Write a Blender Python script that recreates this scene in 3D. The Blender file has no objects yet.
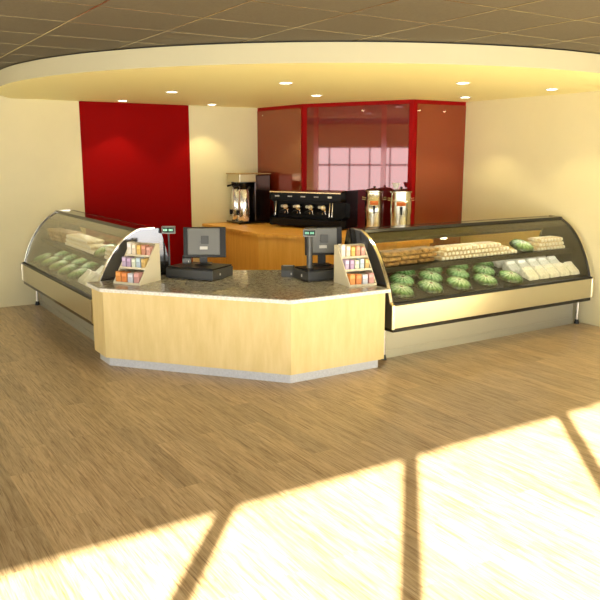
import bpy, bmesh, math, random
from math import sin, cos, pi, radians
from mathutils import Vector, Matrix
random.seed(7)
scn = bpy.context.scene
COL = scn.collection

# ---------------------------------------------------------------- camera
EYE = 2.3
PITCH, YAW = 0.19266, 0.5713
cam_d = bpy.data.cameras.new('camera')
cam = bpy.data.objects.new('camera', cam_d); COL.objects.link(cam)
cam.location = (0, 0, EYE)
cam.rotation_euler = (pi/2 - PITCH, 0, -YAW)
cam_d.sensor_width = 36; cam_d.lens = 739.44/600*36
cam_d.clip_end = 200
scn.camera = cam

# ---------------------------------------------------------------- world, sun, exposure
world = bpy.data.worlds.new('world'); scn.world = world; world.use_nodes = True
bg = world.node_tree.nodes['Background']
bg.inputs[0].default_value = (1.0, 0.99, 0.94, 1)
bg.inputs[1].default_value = 4.2
sun_d = bpy.data.lights.new('sun', 'SUN'); sun_d.energy = 44; sun_d.angle = radians(.6); sun_d.color = (1, 0.93, 0.74)
sun = bpy.data.objects.new('sun', sun_d); COL.objects.link(sun)
HX, HY = 0.656, 0.755
SUN_EL = radians(21.5)
sd = Vector((HX*cos(SUN_EL), HY*cos(SUN_EL), -sin(SUN_EL)))
sun.rotation_euler = sd.to_track_quat('-Z', 'Y').to_euler()
SPOT_W = 32
vs = scn.view_settings
vs.view_transform = 'Standard'; vs.look = 'None'; vs.exposure = 0.38; vs.gamma = 1.0; vs.use_curve_mapping = False

# ---------------------------------------------------------------- materials
def mat(name, col=(.5,.5,.5), rough=.5, metal=0., spec=.5, ior=None, emis=None, estr=0, coat=0, tint=None):
    m = bpy.data.materials.new(name); m.use_nodes = True
    b = m.node_tree.nodes['Principled BSDF']
    b.inputs['Base Color'].default_value = (*col, 1)
    b.inputs['Roughness'].default_value = rough
    b.inputs['Metallic'].default_value = metal
    b.inputs['Specular IOR Level'].default_value = spec
    if ior: b.inputs['IOR'].default_value = ior
    if coat: b.inputs['Coat Weight'].default_value = coat; b.inputs['Coat Roughness'].default_value = .05
    if tint: b.inputs['Specular Tint'].default_value = (*tint, 1)
    if emis:
        b.inputs['Emission Color'].default_value = (*emis, 1); b.inputs['Emission Strength'].default_value = estr
    return m
def N(m, t, **kw):
    n = m.node_tree.nodes.new(t)
    for k, v in kw.items():
        if k in n.inputs: n.inputs[k].default_value = v
        else: setattr(n, k, v)
    return n
def L(m, a, ao, b, bi): m.node_tree.links.new(a.outputs[ao], b.inputs[bi])
def coords(m, scale=(1,1,1), rot=(0,0,0)):
    t = N(m, 'ShaderNodeTexCoord'); mp = N(m, 'ShaderNodeMapping')
    mp.inputs['Scale'].default_value = scale; mp.inputs['Rotation'].default_value = rot
    L(m, t, 'Object', mp, 'Vector'); return mp
def ramp(m, stops):
    r = N(m, 'ShaderNodeValToRGB'); e = r.color_ramp.elements
    while len(e) < len(stops): e.new(.5)
    for i, (p, c) in enumerate(stops): e[i].position = p; e[i].color = (*c, 1)
    return r
def bsdf(m): return m.node_tree.nodes['Principled BSDF']
def noisy(m, stops, scale=(1,1,1), nscale=5, detail=5, bump=0, rough=.6, rot=(0,0,0)):
    mp = coords(m, scale, rot); n = N(m, 'ShaderNodeTexNoise'); n.inputs['Scale'].default_value = nscale
    n.inputs['Detail'].default_value = detail; n.inputs['Roughness'].default_value = rough
    L(m, mp, 'Vector', n, 'Vector'); r = ramp(m, stops); L(m, n, 'Fac', r, 'Fac'); L(m, r, 'Color', bsdf(m), 'Base Color')
    if bump:
        bp = N(m, 'ShaderNodeBump'); bp.inputs['Strength'].default_value = bump; bp.inputs['Distance'].default_value = .01
        L(m, n, 'Fac', bp, 'Height'); L(m, bp, 'Normal', bsdf(m), 'Normal')
    return m

M = {}
M['wall'] = noisy(mat('cream_paint', rough=.55), [(.3,(.68,.625,.39)), (.7,(.71,.65,.41))], nscale=2)
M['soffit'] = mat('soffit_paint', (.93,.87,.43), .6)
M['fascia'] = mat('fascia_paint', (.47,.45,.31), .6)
M['red_paint'] = mat('red_paint', (.24,.001,.001), .6, spec=.05)
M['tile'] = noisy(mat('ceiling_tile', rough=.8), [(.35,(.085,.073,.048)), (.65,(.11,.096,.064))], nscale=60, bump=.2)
M['tbar'] = mat('ceiling_tbar', (.5,.42,.26), .25, .9)
M['dark'] = mat('dark_gap', (.01,.01,.01), .6)
M['black'] = mat('black_plastic', (.010,.010,.011), .4, spec=.25)
M['blackgloss'] = mat('black_gloss', (.006,.006,.007), .12)
M['satinblack'] = mat('satin_black', (.003,.003,.004), .3, spec=.18)
M['chrome'] = mat('chrome', (.85,.83,.78), .08, 1)
M['white_metal'] = mat('bright_satin_metal', (.9,.85,.7), .35, .7)
M['server_steel'] = mat('server_steel', (.86,.86,.86), .16, .9)
M['trim_steel'] = mat('trim_steel', (.80,.76,.66), .22, 1)
M['steel'] = mat('brushed_steel', (.60,.56,.44), .28, 1)
M['steel_light'] = mat('satin_steel_cladding', (.40,.39,.32), .42, .6)
M['darksteel'] = mat('dark_polished_panel', (.17,.17,.18), .1, .85)
M['olive'] = mat('dark_olive_liner', (.020,.019,.012), .6, spec=.1)
M['kick'] = noisy(mat('grey_kickboard', rough=.4), [(.3,(.44,.46,.50)), (.7,(.58,.60,.65))], (1,1,1), 60)
M['grey_plastic'] = mat('grey_plastic', (.13,.135,.13), .4)
M['charcoal'] = mat('charcoal_plastic', (.05,.053,.054), .4)
M['label_silver'] = mat('silver_label', (.55,.55,.52), .4)
M['lamp'] = mat('downlight_lens', (1,1,1), .5, emis=(1,.97,.88), estr=12)
M['tube'] = mat('case_lamp_tube', (1,1,1), .5, emis=(1,.97,.86), estr=26)
M['tube2'] = mat('shelf_lamp_tube', (1,1,1), .5, emis=(1,.97,.86), estr=12)  # glow of the added fill light below the upper shelf
M['lcd'] = mat('display_green', (.01,.05,.03), .3, emis=(.15,.75,.40), estr=.7)
M['screen'] = mat('display_dark', (.01,.02,.018), .5, spec=.15)
M['white'] = mat('white_glazed', (.85,.84,.80), .35)
M['rack'] = mat('cream_laminate', (.72,.66,.48), .45)
M['red_frame'] = mat('red_frame', (.27,.001,.002), .5, spec=.1)
M['stile'] = mat('dark_red_stile', (.16,.004,.006), .1, ior=1.9, tint=(1,.6,.6))
M['maroon'] = mat('maroon_glass', (.12,.004,.006),   .03, ior=2.15, spec=.5, tint=(1,.64,.66))
M['brownglass'] = mat('red_brown_glass', (.19,.020,.006), .05, ior=2.1, spec=.5, tint=(1,.62,.42))
M['orange'] = mat('orange_label', (.75,.20,.04), .5)
M['frame_dark'] = mat('window_frame_paint', (.05,.04,.03), .5)

# floor: oak-look boards running along Y
m = M['floor'] = mat('oak_floor', rough=.30)
mp = coords(m, (1,1,1), (0,0,pi/2))
br = N(m, 'ShaderNodeTexBrick'); br.offset = .37; br.inputs['Scale'].default_value = 1
br.inputs['Brick Width'].default_value = 1.35; br.inputs['Row Height'].default_value = .19; br.inputs['Mortar Size'].default_value = .0012
br.inputs['Color1'].default_value = (.0,.0,.0,1); br.inputs['Color2'].default_value = (1,1,1,1); br.inputs['Mortar'].default_value = (.3,.3,.3,1)
L(m, mp, 'Vector', br, 'Vector')
mp2 = coords(m, (22,1.6,1)); n = N(m, 'ShaderNodeTexNoise'); n.inputs['Scale'].default_value = 1.4; n.inputs['Detail'].default_value = 8; n.inputs['Roughness'].default_value = .62; n.inputs['Distortion'].default_value = 1.2
addv = N(m, 'ShaderNodeVectorMath', operation='ADD'); sc = N(m, 'ShaderNodeVectorMath', operation='SCALE'); sc.inputs['Scale'].default_value = 7
L(m, br, 'Color', sc, 0); L(m, mp2, 'Vector', addv, 0); L(m, sc, 'Vector', addv, 1); L(m, addv, 'Vector', n, 'Vector')
n2 = N(m, 'ShaderNodeTexNoise'); n2.inputs['Scale'].default_value = 1.0; n2.inputs['Detail'].default_value = 6; n2.inputs['Roughness'].default_value = .7; n2.inputs['Distortion'].default_value = .6
mp3 = coords(m, (80,2.6,1)); add3 = N(m, 'ShaderNodeVectorMath', operation='ADD'); L(m, mp3, 'Vector', add3, 0); L(m, sc, 'Vector', add3, 1); L(m, add3, 'Vector', n2, 'Vector')
r = ramp(m, [(.28,(.37,.245,.12)), (.44,(.53,.38,.205)), (.56,(.63,.47,.27)), (.75,(.74,.58,.36))]); L(m, n, 'Fac', r, 'Fac')
r2 = ramp(m, [(.36,(.42,.34,.28)), (.48,(.94,.93,.91)), (.58,(1,1,1)), (.70,(1.0,1.0,1.0))]); L(m, n2, 'Fac', r2, 'Fac')
mx0 = N(m, 'ShaderNodeMix', data_type='RGBA', blend_type='MULTIPLY'); mx0.inputs['Factor'].default_value = .85
L(m, r, 'Color', mx0, 'A'); L(m, r2, 'Color', mx0, 'B')
mx = N(m, 'ShaderNodeMix', data_type='RGBA', blend_type='MULTIPLY'); mx.inputs['Factor'].default_value = .30
L(m, mx0, 'Result', mx, 'A'); L(m, br, 'Color', mx, 'B'); L(m, mx, 'Result', bsdf(m), 'Base Color')
bp = N(m, 'ShaderNodeBump'); bp.inputs['Strength'].default_value = .5; bp.inputs['Distance'].default_value = .004
L(m, n2, 'Fac', bp, 'Height'); L(m, bp, 'Normal', bsdf(m), 'Normal')

M['maple'] = noisy(mat('maple_veneer', rough=.38), [(.3,(.66,.51,.22)), (.5,(.71,.56,.26)), (.7,(.76,.61,.31))], (9,9,1.6), 1.3, 6)
M['orange_wood'] = noisy(mat('orange_veneer', rough=.4), [(.3,(.74,.38,.07)), (.5,(.82,.45,.09)), (.7,(.88,.52,.12))], (12,12,.9), 1.5, 6)
M['granite'] = noisy(mat('polished_granite', rough=.07), [(.34,(.11,.105,.09)), (.46,(.29,.28,.25)), (.58,(.44,.425,.38)), (.70,(.62,.60,.55))], (1,1,1), 32, 6, rough=.75)
M['slab_edge'] = noisy(mat('pale_slab_edge', rough=.15), [(.35,(.62,.61,.56)), (.6,(.84,.83,.78))], (1,1,1), 40, 5)  # granite edge painted paler than the top for the sunlight on it
M['brown_cake'] = noisy(mat('brown_crust', rough=.6), [(.38,(.16,.075,.015)), (.6,(.44,.25,.07))], (1,1,1), 30, 5, bump=.8)
M['cream_roll'] = noisy(mat('cream_pastry', rough=.5), [(.35,(.62,.45,.22)), (.6,(.85,.76,.52))], (1,1,1), 28, 4, bump=.4)
M['cream'] = mat('whipped_cream', (.88,.84,.72), .5)
M['wrap'] = noisy(mat('white_wrap', rough=.4), [(.35,(.62,.62,.52)), (.6,(.84,.84,.76))], (1,1,1), 25, 4, bump=.6)
# kiwi topping: radial seeds around object centre
m = M['kiwi'] = mat('kiwi_topping', rough=.2)
tc = N(m, 'ShaderNodeTexCoord'); gr = N(m, 'ShaderNodeSeparateXYZ'); L(m, tc, 'Object', gr, 'Vector')
at2 = N(m, 'ShaderNodeMath', operation='ARCTAN2'); L(m, gr, 'Y', at2, 0); L(m, gr, 'X', at2, 1)
ml = N(m, 'ShaderNodeMath', operation='MULTIPLY'); ml.inputs[1].default_value = 15; L(m, at2, 'Value', ml, 0)
sn = N(m, 'ShaderNodeMath', operation='SINE'); L(m, ml, 'Value', sn, 0)
flat = N(m, 'ShaderNodeCombineXYZ'); L(m, gr, 'X', flat, 'X'); L(m, gr, 'Y', flat, 'Y')
ln = N(m, 'ShaderNodeVectorMath', operation='LENGTH'); L(m, flat, 'Vector', ln, 0)
nz = N(m, 'ShaderNodeTexNoise'); nz.inputs['Scale'].default_value = 40; L(m, tc, 'Object', nz, 'Vector')
a1 = N(m, 'ShaderNodeMath', operation='MULTIPLY_ADD'); a1.inputs[1].default_value = .15; L(m, sn, 'Value', a1, 0); L(m, nz, 'Fac', a1, 2)
rr = ramp(m, [(.36,(.25,.40,.20)), (.48,(.60,.78,.48)), (.60,(1,1,.92))]); L(m, a1, 'Value', rr, 'Fac')
r2 = ramp(m, [(.0,(.10,.04,.01)), (.014,(.25,.12,.04)), (.026,(.80,.88,.66)), (.08,(.50,.68,.42)), (.122,(.22,.42,.19)), (.148,(.08,.19,.06)), (.160,(.03,.07,.02))]); L(m, ln, 'Value', r2, 'Fac')
mx = N(m, 'ShaderNodeMix', data_type='RGBA', blend_type='MULTIPLY'); mx.inputs['Factor'].default_value = 1
L(m, rr, 'Color', mx, 'A'); L(m, r2, 'Color', mx, 'B'); L(m, mx, 'Result', bsdf(m), 'Base Color')
M['plate'] = mat('dark_green_plate', (.05,.075,.035), .2)

def glass(name, tint, f0=.05, rough=.02, gl=(1,1,1)):
    m = bpy.data.materials.new(name); m.use_nodes = True; nt = m.node_tree; nt.nodes.clear()
    o = nt.nodes.new('ShaderNodeOutputMaterial'); t = nt.nodes.new('ShaderNodeBsdfTransparent'); t.inputs[0].default_value = (*tint, 1)
    g = nt.nodes.new('ShaderNodeBsdfGlossy'); g.inputs['Roughness'].default_value = rough; g.inputs[0].default_value = (*gl, 1)
    ge = nt.nodes.new('ShaderNodeNewGeometry'); dt = nt.nodes.new('ShaderNodeVectorMath'); dt.operation = 'DOT_PRODUCT'
    nt.links.new(ge.outputs['Normal'], dt.inputs[0]); nt.links.new(ge.outputs['Incoming'], dt.inputs[1])
    ab = nt.nodes.new('ShaderNodeMath'); ab.operation = 'ABSOLUTE'; nt.links.new(dt.outputs['Value'], ab.inputs[0])
    su = nt.nodes.new('ShaderNodeMath'); su.operation = 'SUBTRACT'; su.inputs[0].default_value = 1; nt.links.new(ab.outputs[0], su.inputs[1])
    pw = nt.nodes.new('ShaderNodeMath'); pw.operation = 'POWER'; pw.inputs[1].default_value = 5; nt.links.new(su.outputs[0], pw.inputs[0])
    ma = nt.nodes.new('ShaderNodeMath'); ma.operation = 'MULTIPLY_ADD'; ma.inputs[1].default_value = 1-f0; ma.inputs[2].default_value = f0; nt.links.new(pw.outputs[0], ma.inputs[0])
    x = nt.nodes.new('ShaderNodeMixShader')
    nt.links.new(ma.outputs[0], x.inputs[0]); nt.links.new(t.outputs[0], x.inputs[1]); nt.links.new(g.outputs[0], x.inputs[2]); nt.links.new(x.outputs[0], o.inputs[0])
    return m
M['glass'] = glass('case_glass', (.96,.96,.92), .035)
M['rearglass'] = glass('rear_door_glass', (1,.93,.72), .04)
M['tintglass'] = glass('smoked_glass', (.6,.59,.5), .06)

# ---------------------------------------------------------------- mesh helpers
def finish(bm, name, m, parent=None, smooth=False, mats=None):
    bmesh.ops.recalc_face_normals(bm, faces=bm.faces)
    me = bpy.data.meshes.new(name); bm.to_mesh(me); bm.free()
    for x in (mats or [m]): me.materials.append(x)
    if smooth:
        for p in me.polygons: p.use_smooth = True
        try: me.set_sharp_from_angle(angle=radians(40))
        except Exception: pass
    o = bpy.data.objects.new(name, me); COL.objects.link(o)
    if parent: o.parent = parent
    return o
def box(bm, lo, hi, bev=0, mi=0, rz=0, piv=None):
    r = bmesh.ops.create_cube(bm, size=1)
    v = r['verts']; c = [(a+b)/2 for a, b in zip(lo, hi)]; s = [abs(b-a) for a, b in zip(lo, hi)]
    for q in v: q.co = Vector((q.co.x*s[0]+c[0], q.co.y*s[1]+c[1], q.co.z*s[2]+c[2]))
    if rz: bmesh.ops.rotate(bm, verts=v, cent=piv or c, matrix=Matrix.Rotation(rz, 3, 'Z'))
    fs = list({f for q in v for f in q.link_faces})
    for f in fs: f.material_index = mi
    if bev:
        es = list({e for q in v for e in q.link_edges})
        bmesh.ops.bevel(bm, geom=es, offset=bev, segments=2, affect='EDGES', profile=.5)
    return v
def boxo(name, lo, hi, m, parent=None, bev=0):
    bm = bmesh.new(); box(bm, lo, hi, bev); return finish(bm, name, m, parent)
def lathe(bm, prof, c=(0,0,0), n=28, mi=0):
    rings = []
    for r, z in prof:
        rings.append([bm.verts.new((c[0]+r*cos(2*pi*i/n), c[1]+r*sin(2*pi*i/n), c[2]+z)) for i in range(n)] if r > 1e-6 else [bm.verts.new((c[0], c[1], c[2]+z))])
    for a, b in zip(rings, rings[1:]):
        for i in range(n):
            j = (i+1) % n
            if len(a) == 1 and len(b) == 1: continue
            if len(a) == 1: f = bm.faces.new((a[0], b[j], b[i]))
            elif len(b) == 1: f = bm.faces.new((a[i], a[j], b[0]))
            else: f = bm.faces.new((a[i], a[j], b[j], b[i]))
            f.material_index = mi
    for rg in (rings[0], rings[-1]):
        if len(rg) > 1: bm.faces.new(rg).material_index = mi
def tube(bm, pts, r, n=10, mi=0):
    pts = [Vector(p) for p in pts]; rings = []
    rs = r if isinstance(r, (list, tuple)) else [r]*len(pts)
    for i, p in enumerate(pts):
        d = (pts[min(i+1, len(pts)-1)]-pts[max(i-1, 0)]).normalized()
        u = d.cross(Vector((0,0,1)));
        if u.length < .05: u = d.cross(Vector((0,1,0)))
        u.normalize(); w = d.cross(u)
        rings.append([bm.verts.new(p+rs[i]*(cos(2*pi*k/n)*u+sin(2*pi*k/n)*w)) for k in range(n)])
    for a, b in zip(rings, rings[1:]):
        for k in range(n): bm.faces.new((a[k], a[(k+1)%n], b[(k+1)%n], b[k])).material_index = mi
    bm.faces.new(rings[0]).material_index = mi; bm.faces.new(rings[-1]).material_index = mi
def prism(bm, poly, z0, z1, mi=0, mi_top=None):
    a = [bm.verts.new((x, y, z0)) for x, y in poly]; b = [bm.verts.new((x, y, z1)) for x, y in poly]
    f = bm.faces.new(a); f.material_index = mi
    f = bm.faces.new(b); f.material_index = mi if mi_top is None else mi_top
    for i in range(len(poly)):
        j = (i+1) % len(poly); bm.faces.new((a[i], a[j], b[j], b[i])).material_index = mi
def prismx(bm, poly, x0, x1, mi=0):      # polygon in (y, z) pushed along x
    a = [bm.verts.new((x0, y, z)) for y, z in poly]; b = [bm.verts.new((x1, y, z)) for y, z in poly]
    bm.faces.new(a).material_index = mi; bm.faces.new(b).material_index = mi
    for i in range(len(poly)):
        j = (i+1) % len(poly); bm.faces.new((a[i], a[j], b[j], b[i])).material_index = mi
def tag(o, label, cat, group=None):
    o['label'] = label; o['category'] = cat
    if group: o['group'] = group
    return o
def thing(name, label, cat, loc, rz=0, group=None):
    o = bpy.data.objects.new(name, None); COL.objects.link(o); o.location = loc; o.rotation_euler = (0, 0, rz)
    o.empty_display_size = .1
    return tag(o, label, cat, group)
def struct(o): o['kind'] = 'structure'; return o
def dup(root, loc, rot, label=None, group=None):
    r = root.copy(); COL.objects.link(r); r.location = loc; r.rotation_euler = rot
    if label: r['label'] = label
    if group: r['group'] = group
    for ch in list(root.children):
        c = ch.copy(); COL.objects.link(c); c.parent = r
        for g in list(ch.children):
            d = g.copy(); COL.objects.link(d); d.parent = c
    return r

# ---------------------------------------------------------------- room shell
XR, YB, XL, YF = 8.8, 11.91, -6.0, -1.5
ZC, ZS = 3.34, 3.14
struct(boxo('floor', (XL-.3, YF-.3, -.1), (XR+.2, YB+.2, 0), M['floor']))
struct(boxo('ceiling', (XL-.3, YF-.3, ZC), (XR+.2, YB+.2, ZC+.1), M['tile']))
struct(boxo('wall_back', (XL-.2, YB, 0), (XR+.2, YB+.15, ZC), M['wall']))
struct(boxo('wall_right', (XR, YF-.2, 0), (XR+.15, YB, ZC), M['wall']))
red = struct(boxo('trim_1', (3.545, YB-.006, 0), (5.405, YB, ZS), M['red_paint']))
# ceiling grid
bm = bmesh.new()
for k in range(-9, 9):
    x = 1.78+.828*k
    if XL < x < XR: box(bm, (x-.007, YF, ZC-.004), (x+.007, YB, ZC))
for k in range(-7, 11):
    y = 3.94+.742*k
    if YF < y < YB: box(bm, (XL, y-.005, ZC-.003), (XR, y+.005, ZC-.0005))
struct(finish(bm, 'trim_2', M['tbar']))
# soffit: disc clipped by the two walls
CX, CY, CR = 6.724, 9.745, 4.724
def arc(r, n=90):
    a0 = math.atan2(YB-CY, -math.sqrt(r*r-(YB-CY)**2)); a1 = math.atan2(-math.sqrt(r*r-(XR-CX)**2), XR-CX)+2*pi
    return [(CX+r*cos(a0+(a1-a0)*i/n), CY+r*sin(a0+(a1-a0)*i/n)) for i in range(n+1)]
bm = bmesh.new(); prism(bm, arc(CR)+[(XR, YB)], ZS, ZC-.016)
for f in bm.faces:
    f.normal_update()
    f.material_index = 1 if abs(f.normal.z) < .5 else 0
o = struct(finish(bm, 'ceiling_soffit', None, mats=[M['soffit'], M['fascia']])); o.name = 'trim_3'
bm = bmesh.new(); prism(bm, arc(CR-.03)+[(XR, YB)], ZC-.016, ZC); struct(finish(bm, 'trim_4', M['dark']))  # black filler standing in for the shadow in the gap above the soffit
# window wall behind the camera
HEAD = 2.95
struct(boxo('wall_front', (XL, YF-.1, HEAD), (XR, YF+.05, ZC), M['wall']))
w = struct(bpy.data.objects.new('window_1', None)); COL.objects.link(w); w.location = (0, YF, 0)
for k in range(-2, 7):
    x = {0: -2.825, 1: -1.225, 2: .575}.get(k, -2.87+1.74*k)
    boxo('mullion', (x-.065, -.05, 0), (x+.065, .0, HEAD), M['frame_dark'], w)
# left wall with its row of windows
struct(boxo('wall_left', (XL-.12, YF, 2.56), (XL, YB, ZC), M['wall']))
struct(boxo('trim_5', (XL-.12, YF, 0), (XL, YB, .95), M['wall']))
struct(boxo('trim_6', (XL-.12, 11.30, .95), (XL, YB, 2.56), M['wall']))
w = struct(bpy.data.objects.new('window_2', None)); COL.objects.link(w); w.location = (XL, 0, 0)
for k in range(0, 19):
    y = 10.93-.68*k
    if y > YF: boxo('mullion', (-.08, y-.022, .95), (-.02, y+.022, 2.56), M['frame_dark'], w)
boxo('transom', (-.085, YF, 1.97), (-.015, 11.30, 2.02), M['frame_dark'], w)

# ---------------------------------------------------------------- maroon room in the corner
P = [(6.75, YB), (6.86, 10.593), (7.72, 8.81), (XR, 8.80)]
bm = bmesh.new(); prism(bm, P+[(XR, YB)], 0, ZS); box_core = struct(finish(bm, 'wall_kiosk', M['red_frame']))
def panel(a, b, z0, z1, off, th, name, m, parent=None, i0=0, i1=0):
    a = Vector((*a, 0)); b = Vector((*b, 0)); t = (b-a).normalized(); n = Vector((t.y, -t.x, 0))
    bm = bmesh.new(); ln = (b-a).length
    vs_ = box(bm, (i0, 0, z0), (ln-i1, th, z1))
    for v in vs_: v.co = a + t*v.co.x - n*v.co.y*-1 + n*off + Vector((0, 0, v.co.z))
    return finish(bm, name, m, parent)
pw = struct(bpy.data.objects.new('trim_7', None)); COL.objects.link(pw)
panel(P[0], P[1], 0, 3.08, 0.0, .008, 'glass_panel', M['brownglass'], pw, .0, .03)
panel(P[1], P[2], 0, 3.08, 0.0, .008, 'glass_panel', M['maroon'], pw, .09, .07)
panel(P[2], P[3], 0, 3.08, 0.0, .008, 'glass_panel', M['brownglass'], pw, .07, .0)
for s in (.22, 1.45): panel(P[1], P[2], 0, 3.08, .008, .004, 'stile', M['stile'], pw, s, math.dist(P[1], P[2])-s-.09)
for (i, s, z) in ((1, 1.12, 3.0), (2, .10, 2.98), (2, .62, 2.98), (0, .2, 3.0)):
    a = Vector((*P[i], 0)); b = Vector((*P[i+1], 0)); t = (b-a).normalized(); n = Vector((t.y, -t.x, 0))
    bm = bmesh.new(); p = a+t*s+Vector((0, 0, z)); tube(bm, [p+n*.006, p+n*.03], .012); finish(bm, 'standoff_bolt', M['chrome'], pw)

# ---------------------------------------------------------------- recessed downlights
LIGHTS = [(4.09,9.53,'second from the left'), (4.09,11.44,'leftmost, above the red wall'), (4.72,7.65,'nearest in the middle of the row, above the cash counter'),
          (6.05,8.98,'above the black espresso machine'), (5.63,11.47,'above the cream wall beside the red one'), (6.47,6.53,'right of centre, nearer the soffit edge'),
          (8.05,8.07,'in front of the right red brown glass panel'), (8.03,6.52,'rightmost, over the far end of the right case')]
def downlight(x, y, where, first=[None]):
    lab = 'small round recessed ceiling light, ' + where
    if first[0] is None:
        t = thing('recessed_light', lab, 'ceiling light', (x, y, ZS), 0, 'downlights in the soffit')
        bm = bmesh.new(); lathe(bm, [(.085,0), (.085,-.006), (.070,-.009), (.066,-.003), (.066,0)]); finish(bm, 'trim_ring', M['white'], t, True)
        bm = bmesh.new(); lathe(bm, [(0,-.004), (.066,-.004), (.066,-.001), (0,-.001)]); finish(bm, 'lens', M['lamp'], t)
        first[0] = t
    else: t = dup(first[0], (x, y, ZS), (0,0,0), lab)
    d = bpy.data.lights.new('downlight_beam', 'SPOT'); d.energy = SPOT_W; d.spot_size = radians(92); d.spot_blend = .4; d.shadow_soft_size = .05; d.color = (1, .82, .42)
    s = bpy.data.objects.new('downlight_beam', d); COL.objects.link(s); s.location = (x, y, ZS-.03)
for a in LIGHTS: downlight(*a)

# ---------------------------------------------------------------- cash counter
top = [(2.44,8.28), (2.44,7.83), (3.83,6.12), (5.08,6.09), (5.08,7.69), (4.22,8.22), (4.22,8.28)]
def inset(poly, d):
    out = []; n = len(poly)
    for i in range(n):
        p0, p1, p2 = (Vector(poly[(i+k-1) % n]) for k in range(3))
        a = (p1-p0).normalized(); b = (p2-p1).normalized(); na = Vector((-a.y, a.x)); nb = Vector((-b.y, b.x))
        k = (na+nb); k = k/ max(.3, (1+na.dot(nb))); out.append(tuple(p1+k*d))
    return out
t = thing('cash_counter', 'angular maple fronted cash counter with a polished granite top and grey kickboard', 'counter', (3.8, 7.2, 0))
def local(poly): return [(x-3.8, y-7.2) for x, y in poly]
bm = bmesh.new(); prism(bm, local(inset(top, .04)), .10, .848); finish(bm, 'front_panels', M['maple'], t)
bm = bmesh.new(); prism(bm, local(inset(top, .085)), 0, .10); finish(bm, 'kickboard', M['kick'], t)
bm = bmesh.new(); prism(bm, local(top), .848, .89, 1, 0); bmesh.ops.bevel(bm, geom=[e for e in bm.edges if all(v.co.z > .88 for v in e.verts)], offset=.006, segments=2, affect='EDGES')
finish(bm, 'countertop', None, t, mats=[M['granite'], M['slab_edge']])
ZT = .89

# ---------------------------------------------------------------- back counter
t = thing('back_counter', 'orange wood back counter along the maroon glass, carrying the coffee machines', 'counter', (6.5, 9.5, 0))
ZB = 1.13
bc = [(5.60, YB-.01), (5.57, 9.90), (6.40, 8.15), (6.60, 7.80), (7.27, 7.80), (7.70, 8.785), (6.84, 10.60), (6.72, YB-.01)]
lb = [(x-6.5, y-9.5) for x, y in bc]
bm = bmesh.new(); prism(bm, lb, ZB-.05, ZB); bmesh.ops.bevel(bm, geom=[e for e in bm.edges if all(v.co.z > ZB-.01 for v in e.verts)], offset=.008, segments=2, affect='EDGES'); finish(bm, 'worktop', M['orange_wood'], t)
bi = [(5.64, YB-.01), (5.61, 9.91), (6.44, 8.17), (6.63, 7.84), (7.245, 7.84), (7.66, 8.80), (6.84, 10.60), (6.72, YB-.01)]
bm = bmesh.new(); prism(bm, [(x-6.5, y-9.5) for x, y in bi], 0, ZB-.05); finish(bm, 'cabinet_front', M['orange_wood'], t)

# ---------------------------------------------------------------- refrigerated display cases
PROF = [(.0,.40), (.0,.665), (.05,.69), (.075,.78), (.11,.88), (.155,.98), (.21,1.085), (.28,1.19), (.36,1.285), (.46,1.37), (.58,1.44), (.62,1.45), (.86,1.455), (.96,1.08), (.96,.40)]
GL = PROF[2:11]
def strip(bm, pts, x0, x1, th, mi=0):        # curved sheet of thickness th, profile in (y, z)
    q = []
    for i, p in enumerate(pts):
        a = Vector(pts[max(i-1, 0)]); b = Vector(pts[min(i+1, len(pts)-1)]); d = (b-a).normalized(); n = Vector((-d.y, d.x))
        q.append(Vector(p)-n*th)
    prismx(bm, [tuple(p) for p in pts]+[tuple(p) for p in reversed(q)], x0, x1, mi)
def dense(pts, k=4):
    out = []
    n = len(pts)
    for i in range(n-1):
        p0, p1, p2, p3 = (Vector(pts[max(0, min(n-1, i+j-1))]) for j in range(4))
        for s in range(k):
            u = s/k
            out.append(tuple(.5*((2*p1)+(-p0+p2)*u+(2*p0-5*p1+4*p2-p3)*u*u+(-p0+3*p1-3*p2+p3)*u**3)))
    out.append(tuple(pts[-1])); return out
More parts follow.
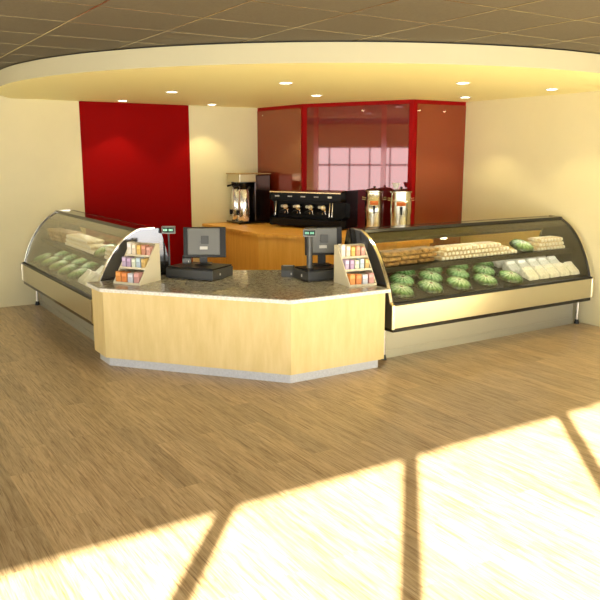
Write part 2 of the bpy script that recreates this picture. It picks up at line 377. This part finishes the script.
def make_case(Lc, loc, rz, label):
    t = thing('display_case', label, 'display case', loc, rz)
    GD = dense(GL)
    bm = bmesh.new(); box(bm, (.03,0,.40), (Lc-.03,.03,.66), .004); finish(bm, 'front_panel', M['steel'], t)
    bm = bmesh.new(); box(bm, (.03,.002,.655), (Lc-.03,.06,.686)); finish(bm, 'gasket', M['black'], t)
    bm = bmesh.new(); box(bm, (.03,.012,.355), (Lc-.03,.96,.40)); finish(bm, 'underside_rail', M['blackgloss'], t)
    bm = bmesh.new(); box(bm, (.03,.03,.40), (Lc-.03,.94,.66)); finish(bm, 'tank', M['olive'], t)
    bm = bmesh.new(); box(bm, (.10,.22,0), (Lc-.10,.90,.085)); box(bm, (.10,.23,.085), (Lc-.10,.90,.355)); finish(bm, 'plinth', M['steel_light'], t)
    for x in (.05, Lc-.05):
        bm = bmesh.new(); tube(bm, [(x,.19,.05), (x,.19,.355)], .02, 14); lg = finish(bm, 'leg', M['chrome'], t, True)
        bm = bmesh.new(); lathe(bm, [(.034,0), (.034,.015), (.024,.06), (.0,.06)], (x,.19,0), 16); finish(bm, 'foot', M['black'], lg, True)
    for x0, x1 in ((0,.03), (Lc-.03,Lc)):
        bm = bmesh.new(); prismx(bm, PROF[:2]+GD+PROF[11:], x0, x1); e = finish(bm, 'end_panel', M['darksteel'], t)
        bm = bmesh.new(); xi = x1 if x0 == 0 else x0-.004
        prismx(bm, [(.05,.69)]+[(y+.012, z-.006) for y, z in GD]+[(.62,1.43), (.84,1.43), (.93,1.08), (.93,.66)], xi, xi+.004); finish(bm, 'end_liner', M['olive'], e)
        bm = bmesh.new(); pts = [(-.001,.39), (-.001,.66), (.042,.685)]+[(y-.004, z+.004) for y, z in GD]+[(.62,1.458), (.80,1.462)]
        strip(bm, [(y-.010, z+.006) for y, z in pts], x0-.004 if x0 else -.004, x1+.004, .014); finish(bm, 'edge_trim', M['trim_steel'], e, True)
        bm = bmesh.new(); sx = (x1+.004, x1+.026) if x0 == 0 else (x0-.026, x0-.004); strip(bm, [(y-.003, z+.002) for y, z in GD], sx[0], sx[1], .008); finish(bm, 'edge_seal', M['black'], e, True)
    bm = bmesh.new(); strip(bm, GD, .03, Lc-.03, .006); finish(bm, 'curved_glass', M['glass'], t, True)
    bm = bmesh.new(); box(bm, (.03,.560,1.425), (Lc-.03,.632,1.462), .003); finish(bm, 'top_rail', M['blackgloss'], t)
    bm = bmesh.new(); box(bm, (.03,.625,1.440), (Lc-.03,.83,1.454)); finish(bm, 'top_panel', M['blackgloss'], t)
    bm = bmesh.new(); box(bm, (.03,.815,1.42), (Lc-.03,.855,1.456)); finish(bm, 'rear_rail', M['blackgloss'], t)
    bm = bmesh.new(); prismx(bm, [(.045,.684), (.10,.686), (.84,.871), (.93,.871), (.93,.66), (.045,.66)], .03, Lc-.03); finish(bm, 'sloped_deck', M['olive'], t)
    bm = bmesh.new(); box(bm, (.03,.33,1.015), (Lc-.03,.80,1.03)); box(bm, (.03,.318,1.005), (Lc-.03,.332,1.038)); box(bm, (.03,.326,.980), (Lc-.03,.332,1.01)); sh = finish(bm, 'upper_shelf', M['olive'], t)
    bm = bmesh.new(); tube(bm, [(.12,.352,1.000), (Lc-.12,.352,1.000)], .008, 10); finish(bm, 'shelf_lamp', M['tube2'], sh, True)  # added fill light behind the shelf lip, brightens the lower deck
    for x in (.04, Lc/2, Lc-.05):
        bm = bmesh.new(); box(bm, (x,.80,.99), (x+.01,.93,1.02)); finish(bm, 'shelf_bracket', M['black'], sh)
    bm = bmesh.new(); box(bm, (.03,.935,.85), (Lc-.03,.94,1.08)); 
    prismx(bm, [(.935,1.08), (.94,1.08), (.852,1.42), (.847,1.42)], .03, Lc-.03); rg = finish(bm, 'rear_glass', M['rearglass'], t)
    bm = bmesh.new(); box(bm, (Lc*.5-.02,.925,.82), (Lc*.5+.02,.932,1.07)); finish(bm, 'rear_door_frame', M['black'], rg)
    bm = bmesh.new(); prismx(bm, [(.46,1.352), (.61,1.428), (.61,1.415), (.462,1.340)], .03, Lc-.03); finish(bm, 'canopy', M['olive'], t)
    bm = bmesh.new(); prismx(bm, [(.878,1.25), (.884,1.25), (.84,1.42), (.834,1.42)], .03, Lc-.03); finish(bm, 'rear_header', M['olive'], t)
    bm = bmesh.new(); tube(bm, [(.12,.66,1.425), (Lc-.12,.66,1.425)], .010, 10); finish(bm, 'case_lamp', M['tube'], t, True)
    return t
CASE_R = make_case(3.55, (5.20, 6.20, 0), 0, 'long curved glass display case running from the cash counter to the right wall')
CASE_L = make_case(3.55, (2.50, 11.86, 0), -pi/2, 'long curved glass display case on the left, ending beside the red wall')
def place(case, x, y, z, rot=0):
    mw = Matrix.Translation(case.location) @ Matrix.Rotation(case.rotation_euler.z, 4, 'Z')
    p = mw @ Vector((x, y, z)); return p, (0, 0, case.rotation_euler.z+rot)
SL = math.atan2(.185, .74)
def deck_z(y): return .686+(y-.10)*.185/.74
# prototypes
def mk_tart():
    t = thing('kiwi_tart', 'x', 'tart', (0,0,0))
    bm = bmesh.new(); lathe(bm, [(0,0), (.12,0), (.167,.012), (.171,.017), (.125,.010), (0,.006)], n=36); finish(bm, 'plate', M['plate'], t, True)
    bm = bmesh.new(); lathe(bm, [(.0,.010), (.150,.014), (.161,.026), (.158,.044), (.141,.060), (.102,.074), (.05,.082), (0,.085)], n=40); finish(bm, 'kiwi_topping', M['kiwi'], t, True)
    return t
def mk_roll():
    bm = bmesh.new()
    prof = [(0,-.13), (.015,-.125), (.026,-.10), (.030,-.05), (.031,0), (.030,.05), (.026,.10), (.015,.125), (0,.13)]
    lathe(bm, prof, n=12); bmesh.ops.rotate(bm, verts=bm.verts, matrix=Matrix.Rotation(pi/2, 3, 'X'))
    t = thing('cream_roll', 'x', 'pastry', (0,0,0))
    finish(bm, 'pastry', M['cream_roll'], t, True)
    bm = bmesh.new(); bmesh.ops.create_icosphere(bm, subdivisions=2, radius=.024)
    for v in bm.verts: v.co = Vector((v.co.x, v.co.y*.6-.120, v.co.z))
    finish(bm, 'cream_end', M['cream'], t, True); return t
def mk_loaf():
    bm = bmesh.new(); box(bm, (-.14,-.12,0), (.14,.12,.05), .018)
    bmesh.ops.subdivide_edges(bm, edges=bm.edges, cuts=3, use_grid_fill=True)
    for v in bm.verts:
        v.co.z += .010*sin(v.co.x*60)*cos(v.co.y*45)*(1 if v.co.z > .03 else 0)
    return tag(finish(bm, 'brown_pastry', M['brown_cake'], None, True), 'x', 'pastry')
def mk_sand():
    t = thing('wrapped_sandwich', 'x', 'sandwich', (0,0,0))
    bm = bmesh.new(); prismx(bm, [(-.10,0), (.10,0), (.10,.105), (.07,.11), (-.075,.045)], -.095, .095); bmesh.ops.bevel(bm, geom=list(bm.edges), offset=.008, segments=2, affect='EDGES')
    finish(bm, 'wrapper', M['wrap'], t)
    bm = bmesh.new(); prismx(bm, [(.035,.095), (.08,.108), (.09,.122), (.062,.125)], -.07, .07); finish(bm, 'folded_flap', M['white'], t); return t
TART, ROLL, LOAF, SAND = mk_tart(), mk_roll(), mk_loaf(), mk_sand()
used = set()
def put(proto, case, x, y, z, label, group, tilt=0, rot=0):
    p, r = place(case, x, y, z, rot)
    if tilt:
        e = (Matrix.Rotation(r[2]-rot, 4, 'Z') @ Matrix.Rotation(tilt, 4, 'X') @ Matrix.Rotation(rot, 4, 'Z')).to_euler()
    else: e = r
    if proto.name in used: return dup(proto, p, e, label, group)
    used.add(proto.name); proto.location = p; proto.rotation_euler = e; proto['label'] = label; proto['group'] = group; return proto
for case, cn in ((CASE_R, 'right'), (CASE_L, 'left')):
    for ri, (y, xs) in enumerate(((.262, (.33,.79,1.25,1.71,2.17)), (.512, (.56,1.02,1.48,1.94)), (.757, (.33,.79,1.25,1.71,2.17)))):
        rn = ('front', 'middle', 'rear')[ri]
        for x in xs:
            xx = x
            put(TART, case, xx, y, deck_z(y)+.014, 'round green kiwi tart on a plate, %s row of the %s case' % (rn, cn), 'kiwi tarts in the %s row, %s case' % (rn, cn), SL+.06, random.uniform(0, 6))
    for ri, y in enumerate((.255, .485, .715)):
        for k in range(5):
            x = 2.445+.208*k-(.05 if ri else 0)-(.02*ri if cn == 'right' else 0)+.0
            put(SAND, case, x+.085, y, deck_z(y)+.003, 'white wrapped sandwich, %s row at the end of the %s case' % (('front','middle','rear')[ri], cn), 'wrapped sandwiches in the %s row, %s case' % (('front','middle','rear')[ri], cn), SL)
    zs = 1.0315
    for k, x in enumerate((.29, .60, .91)):
        for l in range(3):
            put(LOAF, case, x+.015*l, .55+.03*(k-1)-.02*l, zs+.0615*l, 'brown crusted pastry, %s in the %s pile of the %s case' % (('bottom','middle','top')[l], ('first','second','third')[k], cn), 'brown pastries on the %s case upper shelf' % cn, 0, .08*(k-1))
    for g, (x0, n0, nm) in enumerate(((1.13, 21, 'long'), (2.87, 9, 'short'))):
        for l in range(3):
            n_ = n0-l*(1 if g else 3)
            for k in range(n_):
                put(ROLL, case, x0+.0645*k+.034*l, .52, zs+.031+.0555*l, 'cream ended pastry roll, %s layer of the %s stack, %s case' % (('bottom','middle','top')[l], nm, cn), 'cream rolls %s layer of the %s stack, %s case' % (('bottom','middle','top')[l], nm, cn), 0, random.uniform(-.03, .03))
    put(TART, case, 2.635, .50, zs+.058, 'lone green kiwi tart between cream roll stacks on the %s case shelf' % cn, 'single kiwi tart of the %s case' % cn, .36, 1)

# ---------------------------------------------------------------- snack racks
PK = {'white':(.80,.76,.68), 'ivory':(.80,.70,.55), 'yellow':(.72,.45,.10), 'coral':(.62,.28,.18), 'rose':(.60,.32,.26), 'lilac':(.50,.40,.60), 'violet':(.42,.30,.50),
      'mint':(.62,.70,.58), 'sky blue':(.45,.58,.70), 'gold':(.55,.38,.12), 'orange':(.75,.28,.05), 'amber':(.70,.22,.04), 'silver':(.55,.57,.66), 'pink':(.55,.28,.26)}
PKM = {k: noisy(mat('packet_'+k.replace(' ', '_'), rough=.35), [(.3, tuple(c*.8 for c in v)), (.62, v), (.75, tuple(min(1, c*1.3) for c in v))], (1,1,1), 22, 2) for k, v in PK.items()}
BANDS = {k: mat('band_'+k.replace(' ', '_'), tuple(min(.85, c*1.25+.04) for c in v), .4) for k, v in PK.items()}
ORDER = [['orange','amber','silver','pink'], ['lilac','violet','mint','sky blue','gold'], ['white','ivory','yellow','coral','rose']]
def rack(loc, rz, W, D, Hh, label, where):
    t = thing('snack_rack', label, 'rack', loc, rz)
    for x0 in (0, W-.012):
        bm = bmesh.new(); prismx(bm, [(0,0), (D,0), (D,Hh), (D-.075,Hh), (0,.02)], x0, x0+.012); finish(bm, 'side_panel', M['rack'], t)
    bm = bmesh.new(); box(bm, (.012,D-.01,0), (W-.012,D,Hh)); finish(bm, 'back_panel', M['rack'], t)
    zs = (.0, .155, .285); dep = (D-.02, .245, .165)
    ry = []
    for z, d in zip(zs, dep):
        y0 = (z/(Hh-.02))*(D-.075)+.004
        bm = bmesh.new(); box(bm, (.012,y0,z), (W-.012,D-.01,z+.010)); box(bm, (.012,y0-.004,z), (W-.012,y0+.006,z+.022)); finish(bm, 'shelf', M['rack'], t); ry.append(y0+.012)
    mw = Matrix.Translation(loc) @ Matrix.Rotation(rz, 4, 'Z')
    for s in range(3):
        names = ORDER[s]; n = len(names); pitch = (W-.03)/n
        for i, c in enumerate(names):
            w = pitch-.015; h = (.125,.118,.145)[s]-.006*(i % 3)
            if s == 2: h -= .008*i
            x = .015+pitch*i+.004
            o = thing('snack_packet', '%s snack packet on the %s shelf of the %s rack' % (c, ('bottom','middle','top')[s], where), 'packet', mw @ Vector((x+w/2, ry[s]+.002, zs[s]+.0105)), rz)
            o['group'] = '%s shelf packets of the %s rack' % (('bottom','middle','top')[s], where)
            bm = bmesh.new(); box(bm, (-w/2,0,0), (w/2,.085,h), .003); b = finish(bm, 'carton', PKM[c], o)
            bm = bmesh.new(); box(bm, (-w/2+.004,-.0015,h*.62), (w/2-.004,.0,h*.88)); finish(bm, 'printed_band', BANDS[c], o)
    return t
rack((2.674, 8.045, ZT), radians(-57), .36, .40, .425, 'cream wedge shaped snack rack on the left end of the granite counter', 'left')
rack((4.755, 6.40, ZT), radians(-8), .345, .37, .425, 'cream wedge shaped snack rack on the right end of the granite counter', 'right')

# ---------------------------------------------------------------- cash registers
def frame_mat(P0, ux):   # helper giving local->world
    return None
def register(loc, rz, side, W, D, mon, neck, disp, poleh, printer, pr_thick, dw=.16):
    t = thing('cash_register', 'black cash drawer and touch screen till on the %s side of the granite counter' % side, 'cash register', loc, rz)
    bm = bmesh.new(); box(bm, (0,0,.006), (W,D,.118), .006); dr = finish(bm, 'cash_drawer', M['charcoal'], t)
    bm = bmesh.new()
    for x, y in ((.04,.04), (W-.04,.04), (.04,D-.04), (W-.04,D-.04)): box(bm, (x-.015,y-.015,0), (x+.015,y+.015,.006))
    finish(bm, 'drawer_feet', M['black'], dr)
    bm = bmesh.new(); box(bm, (.0,-.003,.02), (W,-.0,.024)); finish(bm, 'seam', M['black'], dr)
    bm = bmesh.new(); tube(bm, [(W+.0,D*.35,.06), (W+.006,D*.35,.06)], .014, 14); box(bm, (-.003,D*.4,.045),(0,D*.4+.02,.075)); finish(bm, 'lock', M['label_silver'], dr)
    bm = bmesh.new(); box(bm, (.02,.02,.118), (W-.01,D-.01,.138), .004); finish(bm, 'top_tray', M['black'], t)
    inv = Matrix.Rotation(-rz, 4, 'Z') @ Matrix.Translation(-Vector(loc))
    # monitor seen from behind, leaning back; local frame given by its own empty-free transform
    (mx_, my_, mz_), mrz, mw_, mh_, tilt = mon
    T = inv @ Matrix.Translation((mx_, my_, mz_)) @ Matrix.Rotation(mrz, 4, 'Z') @ Matrix.Rotation(tilt, 4, 'X')
    def put_(bm, name, m, par=t, sm=False):
        bmesh.ops.transform(bm, matrix=T, verts=bm.verts); return finish(bm, name, m, par, sm)
    bm = bmesh.new(); box(bm, (-mw_/2,0,-mh_/2), (mw_/2,.03,mh_/2), .006); mo = put_(bm, 'monitor', M['black'])
    bm = bmesh.new(); box(bm, (-mw_*.40,-.022,-mh_*.42), (mw_*.36,0,mh_*.46), .010); put_(bm, 'rear_cover', M['grey_plastic'], mo)
    bm = bmesh.new(); box(bm, (-.04,-.034,-.02), (.05,-.022,.075), .003); box(bm, (-.055,-.030,.000), (.02,-.0235,.008)); put_(bm, 'hinge_cover', M['charcoal'], mo)
    bm = bmesh.new(); box(bm, (-.055,-.028,-.085), (.035,-.022,-.05)); put_(bm, 'sticker', M['label_silver'], mo)
    bm = bmesh.new(); box(bm, (-mw_/2+.02,.030,-mh_/2+.02), (mw_/2-.02,.032,mh_/2-.02)); put_(bm, 'screen', M['screen'], mo)
    q = inv @ Vector((neck[0], neck[1], ZT)); e = inv @ Vector((mx_, my_, mz_))
    bm = bmesh.new(); box(bm, (-.045,-.02,.138), (.045,.02,mz_-ZT-mh_*.25), .004, rz=0)
    bmesh.ops.transform(bm, matrix=Matrix.Translation((q.x, q.y, 0)) @ Matrix.Rotation(mrz-rz, 4, 'Z'), verts=bm.verts); finish(bm, 'neck', M['black'], t)
    bm = bmesh.new(); box(bm, (-.10,-.09,.138), (.10,.09,.152), .004)
    bmesh.ops.transform(bm, matrix=Matrix.Translation((q.x, q.y, 0)) @ Matrix.Rotation(mrz-rz, 4, 'Z'), verts=bm.verts); finish(bm, 'stand_foot', M['black'], t)
    # customer display on its pole
    tp = thing('customer_display', 'small green lit customer display on a black pole beside the %s till' % side, 'customer display', (disp[0], disp[1], disp[2]), disp[3])
    bm = bmesh.new(); tube(bm, [(0,0,0.012), (0,0,poleh)], pr_thick, 14); finish(bm, 'pole', M['charcoal'], tp, True)
    bm = bmesh.new(); lathe(bm, [(.05,0), (.05,.008), (pr_thick,.016), (0,.016)], n=20); finish(bm, 'base', M['black'], tp, True)
    bm = bmesh.new(); box(bm, (-dw/2,-.02,poleh), (dw/2,.03,poleh+.09), .005); hd = finish(bm, 'display_head', M['grey_plastic'], tp)
    bm = bmesh.new(); box(bm, (-dw/2+.012,-.023,poleh+.016), (dw/2-.012,-.02,poleh+.076)); finish(bm, 'display_window', M['screen'], hd)
    bm = bmesh.new()
    for i in range(7): 
        if i != 3: box(bm, (-dw/2+.024+i*(dw-.048)/7,-.025,poleh+.034), (-dw/2+.024+(i+.72)*(dw-.048)/7,-.023,poleh+.058))
    finish(bm, 'digits', M['lcd'], hd)
    pt = thing('receipt_printer', 'small black receipt printer next to the %s till' % side, 'receipt printer', printer[:3], printer[3])
    w, d, h = printer[4:]
    bm = bmesh.new(); prismx(bm, [(-d/2,0), (d/2,0), (d/2,h*.75), (d*.1,h), (-d*.3,h), (-d/2,h*.6)], -w/2, w/2); bmesh.ops.bevel(bm, geom=list(bm.edges), offset=.006, segments=2, affect='EDGES'); finish(bm, 'housing', M['charcoal'], pt)
    bm = bmesh.new(); box(bm, (-w*.35,-d*.2,h), (w*.35,-d*.15,h+.004)); finish(bm, 'paper_slot', M['label_silver'], pt)
    bm = bmesh.new(); box(bm, (w*.2,-d*.5-.003,h*.2), (w*.3,-d*.5,h*.4)); finish(bm, 'button', M['label_silver'], pt)
VR = -YAW
register((3.32, 8.085, ZT), radians(-57.3), 'left', .64, .47, ((3.765,7.945,1.295), VR+.06, .50, .36, radians(-8)), (3.765,7.985),
         (3.435, 8.235, ZT, VR), .50, (3.63, 8.16, ZT+.138, VR, .10, .10, .10), .011, .16)
register((4.55, 6.90, ZT), radians(-3), 'right', .51, .36, ((4.925,7.15,1.315), VR+.12, .44, .33, radians(-8)), (4.92,7.18),
         (4.61, 6.97, ZT+.138, VR), .37, (4.60, 7.42, ZT, VR, .16, .18, .13), .034, .15)

# ---------------------------------------------------------------- coffee brewer
t = thing('coffee_brewer', 'tall chrome twin coffee brewer standing on the orange back counter', 'coffee brewer', (6.05, 11.36, ZB))
bm = bmesh.new(); box(bm, (0,0,.01), (.64,.48,.04), .004); finish(bm, 'base_tray', M['blackgloss'], t)
bm = bmesh.new()
for x, y in ((.04,.04), (.60,.04), (.04,.44), (.60,.44)): box(bm, (x-.015,y-.015,0), (x+.015,y+.015,.011))
finish(bm, 'base_feet', M['black'], t)
bm = bmesh.new(); box(bm, (.33,.02,.04), (.64,.48,.84), .012); finish(bm, 'body', mat('dark_chrome', (.10,.075,.07), .15, .9), t)
bm = bmesh.new(); box(bm, (.02,.0,.72), (.34,.48,.86), .010); finish(bm, 'head', M['steel'], t)
bm = bmesh.new(); box(bm, (.01,-.004,.855), (.645,.485,.872), .003); finish(bm, 'lid', mat('brass_trim', (.55,.40,.18), .25, 1), t)
for y in (.12, .36):
    bm = bmesh.new(); lathe(bm, [(.0,.04), (.100,.04), (.105,.06), (.105,.56), (.085,.60), (0,.60)], (.16,y,0), 32); s = finish(bm, 'server', M['server_steel'], t, True)
    bm = bmesh.new(); lathe(bm, [(.06,.60), (.10,.66), (.10,.72), (0,.72)], (.16,y,0), 24); finish(bm, 'brew_basket', M['blackgloss'], s, True)
    bm = bmesh.new(); tube(bm, [(.08,y,.16), (.03,y,.16), (.03,y,.12)], .012); finish(bm, 'faucet', M['chrome'], s, True)
    bm = bmesh.new(); box(bm, (.015,y-.02,.155), (.05,y+.02,.24), .006); finish(bm, 'faucet_handle', M['black'], s)
    bm = bmesh.new(); tube(bm, [(.07,y,.67), (-.03,y,.65)], [.012,.018]); finish(bm, 'basket_handle', M['black'], s, True)

# ---------------------------------------------------------------- espresso machine (front faces the cash counter)
tx = Vector((.386,-.923)); ea = math.atan2(-.899,.438)
t = thing('espresso_machine', 'wide black four group espresso machine with chrome portafilters in front of the maroon glass', 'espresso machine', (6.325, 10.765, ZB), ea)
WE = 1.34
bm = bmesh.new()
for x in (.06, WE-.06):
    for y in (.06, .38): tube(bm, [(x,y,0), (x,y,.04)], .02, 12)
finish(bm, 'feet', M['chrome'], t)
bm = bmesh.new(); box(bm, (0,0,.035), (WE,.44,.15), .008); finish(bm, 'drip_base', M['satinblack'], t)
bm = bmesh.new(); box(bm, (.02,.20,.15), (WE-.02,.44,.54), .006); finish(bm, 'rear_body', M['satinblack'], t)
bm = bmesh.new(); box(bm, (.0,.02,.44), (WE,.44,.575), .010); hd = finish(bm, 'head', M['satinblack'], t)
bm = bmesh.new(); box(bm, (-.01,.0,.572), (WE+.005,.45,.592), .003); finish(bm, 'cup_rail', mat('bronze_rail', (.62,.48,.28), .25, 1), t)
bm = bmesh.new()
for i in range(5): 
    for j in range(3): box(bm, (.09+i*.25+j*.03,.012,.505), (.11+i*.25+j*.03,.02,.525))
finish(bm, 'buttons', M['label_silver'], hd)
bm = bmesh.new(); box(bm, (1.10,.012,.50), (1.16,.02,.53)); finish(bm, 'indicator', M['white'], hd)
for k, x in enumerate((.26, .50, .74, .98)):
    bm = bmesh.new(); tube(bm, [(x,.20,.34), (x,.10,.34), (x,.07,.34)], [.05,.05,.045], 20); lathe(bm, [(0,.28), (.035,.28), (.04,.33), (0,.33)], (x,.12,0), 20); g = finish(bm, 'group_head', M['chrome'], t, True)
    bm = bmesh.new(); tube(bm, [(x,.10,.29), (x-.01,-.02,.27), (x-.015,-.08,.26)], [.014,.018,.014], 12); finish(bm, 'portafilter_handle', M['black'], g, True)
    bm = bmesh.new(); tube(bm, [(x-.02,.10,.28), (x-.03,.10,.23)], .008); tube(bm, [(x+.02,.10,.28), (x+.03,.10,.23)], .008); finish(bm, 'spout', M['chrome'], g, True)
    bm = bmesh.new(); bmesh.ops.create_uvsphere(bm, u_segments=20, v_segments=12, radius=.034)
    for v in bm.verts: v.co += Vector((x,.055,.345))
    finish(bm, 'group_cap', M['white_metal'], g, True)
    bm = bmesh.new(); tube(bm, [(x-.09,.20,.345), (x-.09,.10,.345)], .024, 14); finish(bm, 'steam_knob', M['steel'], t, True)
for x in (.09, 1.12, 1.17):
    bm = bmesh.new(); tube(bm, [(x,.12,.44), (x,.05,.42), (x-.005,.03,.20)], .009); finish(bm, 'steam_wand', M['chrome'], t, True)
for x0 in (-.02, WE):
    bm = bmesh.new(); prismx(bm, [(.0,.035), (.0,.16), (.14,.20), (.14,.42), (.0,.44), (-.03,.50), (-.02,.59), (.03,.62), (.46,.62), (.46,.035)] if x0 > 0 else [(.0,.035), (.0,.16), (.14,.2), (.14,.42), (.0,.46), (.0,.57), (.45,.57), (.45,.035)], x0, x0+(.10 if x0 > 0 else .02))
    bmesh.ops.bevel(bm, geom=list(bm.edges), offset=.008, segments=2, affect='EDGES'); finish(bm, 'side_panel', M['satinblack'], t)

# ---------------------------------------------------------------- tea urns
def urn(loc, R, Hh, label):
    t = thing('beverage_urn', label, 'beverage urn', loc, -YAW-.1, 'steel urns on the back counter')
    bm = bmesh.new(); lathe(bm, [(0,0), (R*1.03,0), (R*1.03,.02), (R*.97,.03), (R*.97,Hh*.45), (R*1.02,Hh*.455), (R*1.02,Hh*.74), (R*.95,Hh*.76), (R*.95,Hh*.93), (R*1.08,Hh*.95), (R*1.08,Hh*.97), (0,Hh*.97)], n=40); finish(bm, 'body', M['chrome_w'], t, True)
    bm = bmesh.new(); lathe(bm, [(R*1.0,Hh*.97), (R*.85,Hh*1.0), (R*.2,Hh*1.03), (.0,Hh*1.03)], n=32); ld = finish(bm, 'lid', M['darkred_lid'], t, True)
    bm = bmesh.new(); lathe(bm, [(0,Hh*1.02), (.012,Hh*1.03), (.02,Hh*1.05), (.02,Hh*1.07), (0,Hh*1.08)], n=16); finish(bm, 'lid_knob', M['black'], ld, True)
    # wrap-round orange label
    bm = bmesh.new(); n = 9; a0, a1 = -pi/2-.45, -pi/2+.45; rr = R*1.025
    vs1 = [bm.verts.new((rr*cos(a0+(a1-a0)*i/n), rr*sin(a0+(a1-a0)*i/n), Hh*.64)) for i in range(n+1)]
    vs2 = [bm.verts.new((rr*cos(a0+(a1-a0)*i/n), rr*sin(a0+(a1-a0)*i/n), Hh*.735)) for i in range(n+1)]
    for i in range(n): bm.faces.new((vs1[i], vs1[i+1], vs2[i+1], vs2[i]))
    o = finish(bm, 'label', M['orange'], t, True); sm = o.modifiers.new('thick', 'SOLIDIFY'); sm.thickness = .002; o['label'] = 'orange label'
    bm = bmesh.new(); tube(bm, [(0,-R*.98,Hh*.52), (0,-R-.05,Hh*.52)], .014); tube(bm, [(0,-R-.05,Hh*.55), (0,-R-.05,Hh*.44)], [.017,.011]); tp = finish(bm, 'tap', M['black'], t, True)
    bm = bmesh.new(); box(bm, (-.018,-R-.07,Hh*.55), (.018,-R-.03,Hh*.63), .006); finish(bm, 'tap_lever', M['black'], tp)
    for s in (-1, 1):
        bm = bmesh.new(); tube(bm, [(s*R*.95,0,Hh*.80), (s*(R+.04),0,Hh*.82), (s*(R+.04),0,Hh*.76), (s*R*.95,0,Hh*.765)], .006); finish(bm, 'side_handle', M['chrome'], t, True)
    return t
M['chrome_w'] = mat('warm_chrome', (.74,.72,.60), .2, 1)
M['darkred_lid'] = mat('dark_lid', (.20,.10,.08), .2, .9)
tc_ = Vector((P[2][0]-P[1][0], P[2][1]-P[1][1])).normalized(); nc_ = Vector((tc_.y, -tc_.x))
def alongc(s, off): q = Vector(P[1])+tc_*s+nc_*off; return (q.x, q.y, ZB)
urn(alongc(1.44, .20), .145, .655, 'shiny steel beverage urn, the left one nearest the espresso machine')
urn(alongc(1.90, .21), .160, .655, 'shiny steel beverage urn, the right one nearest the red upright')
bm = bmesh.new(); q = alongc(1.815, .22); lathe(bm, [(0,0), (.030,0), (.062,.085), (.058,.085), (.027,.006), (0,.006)], (0,0,0), 24)
o = finish(bm, 'filter_cup', M['white'], None, True); o.location = (q[0], q[1], ZB+.655*1.03); tag(o, 'small white flared cup on the lid of the right steel urn', 'cup')
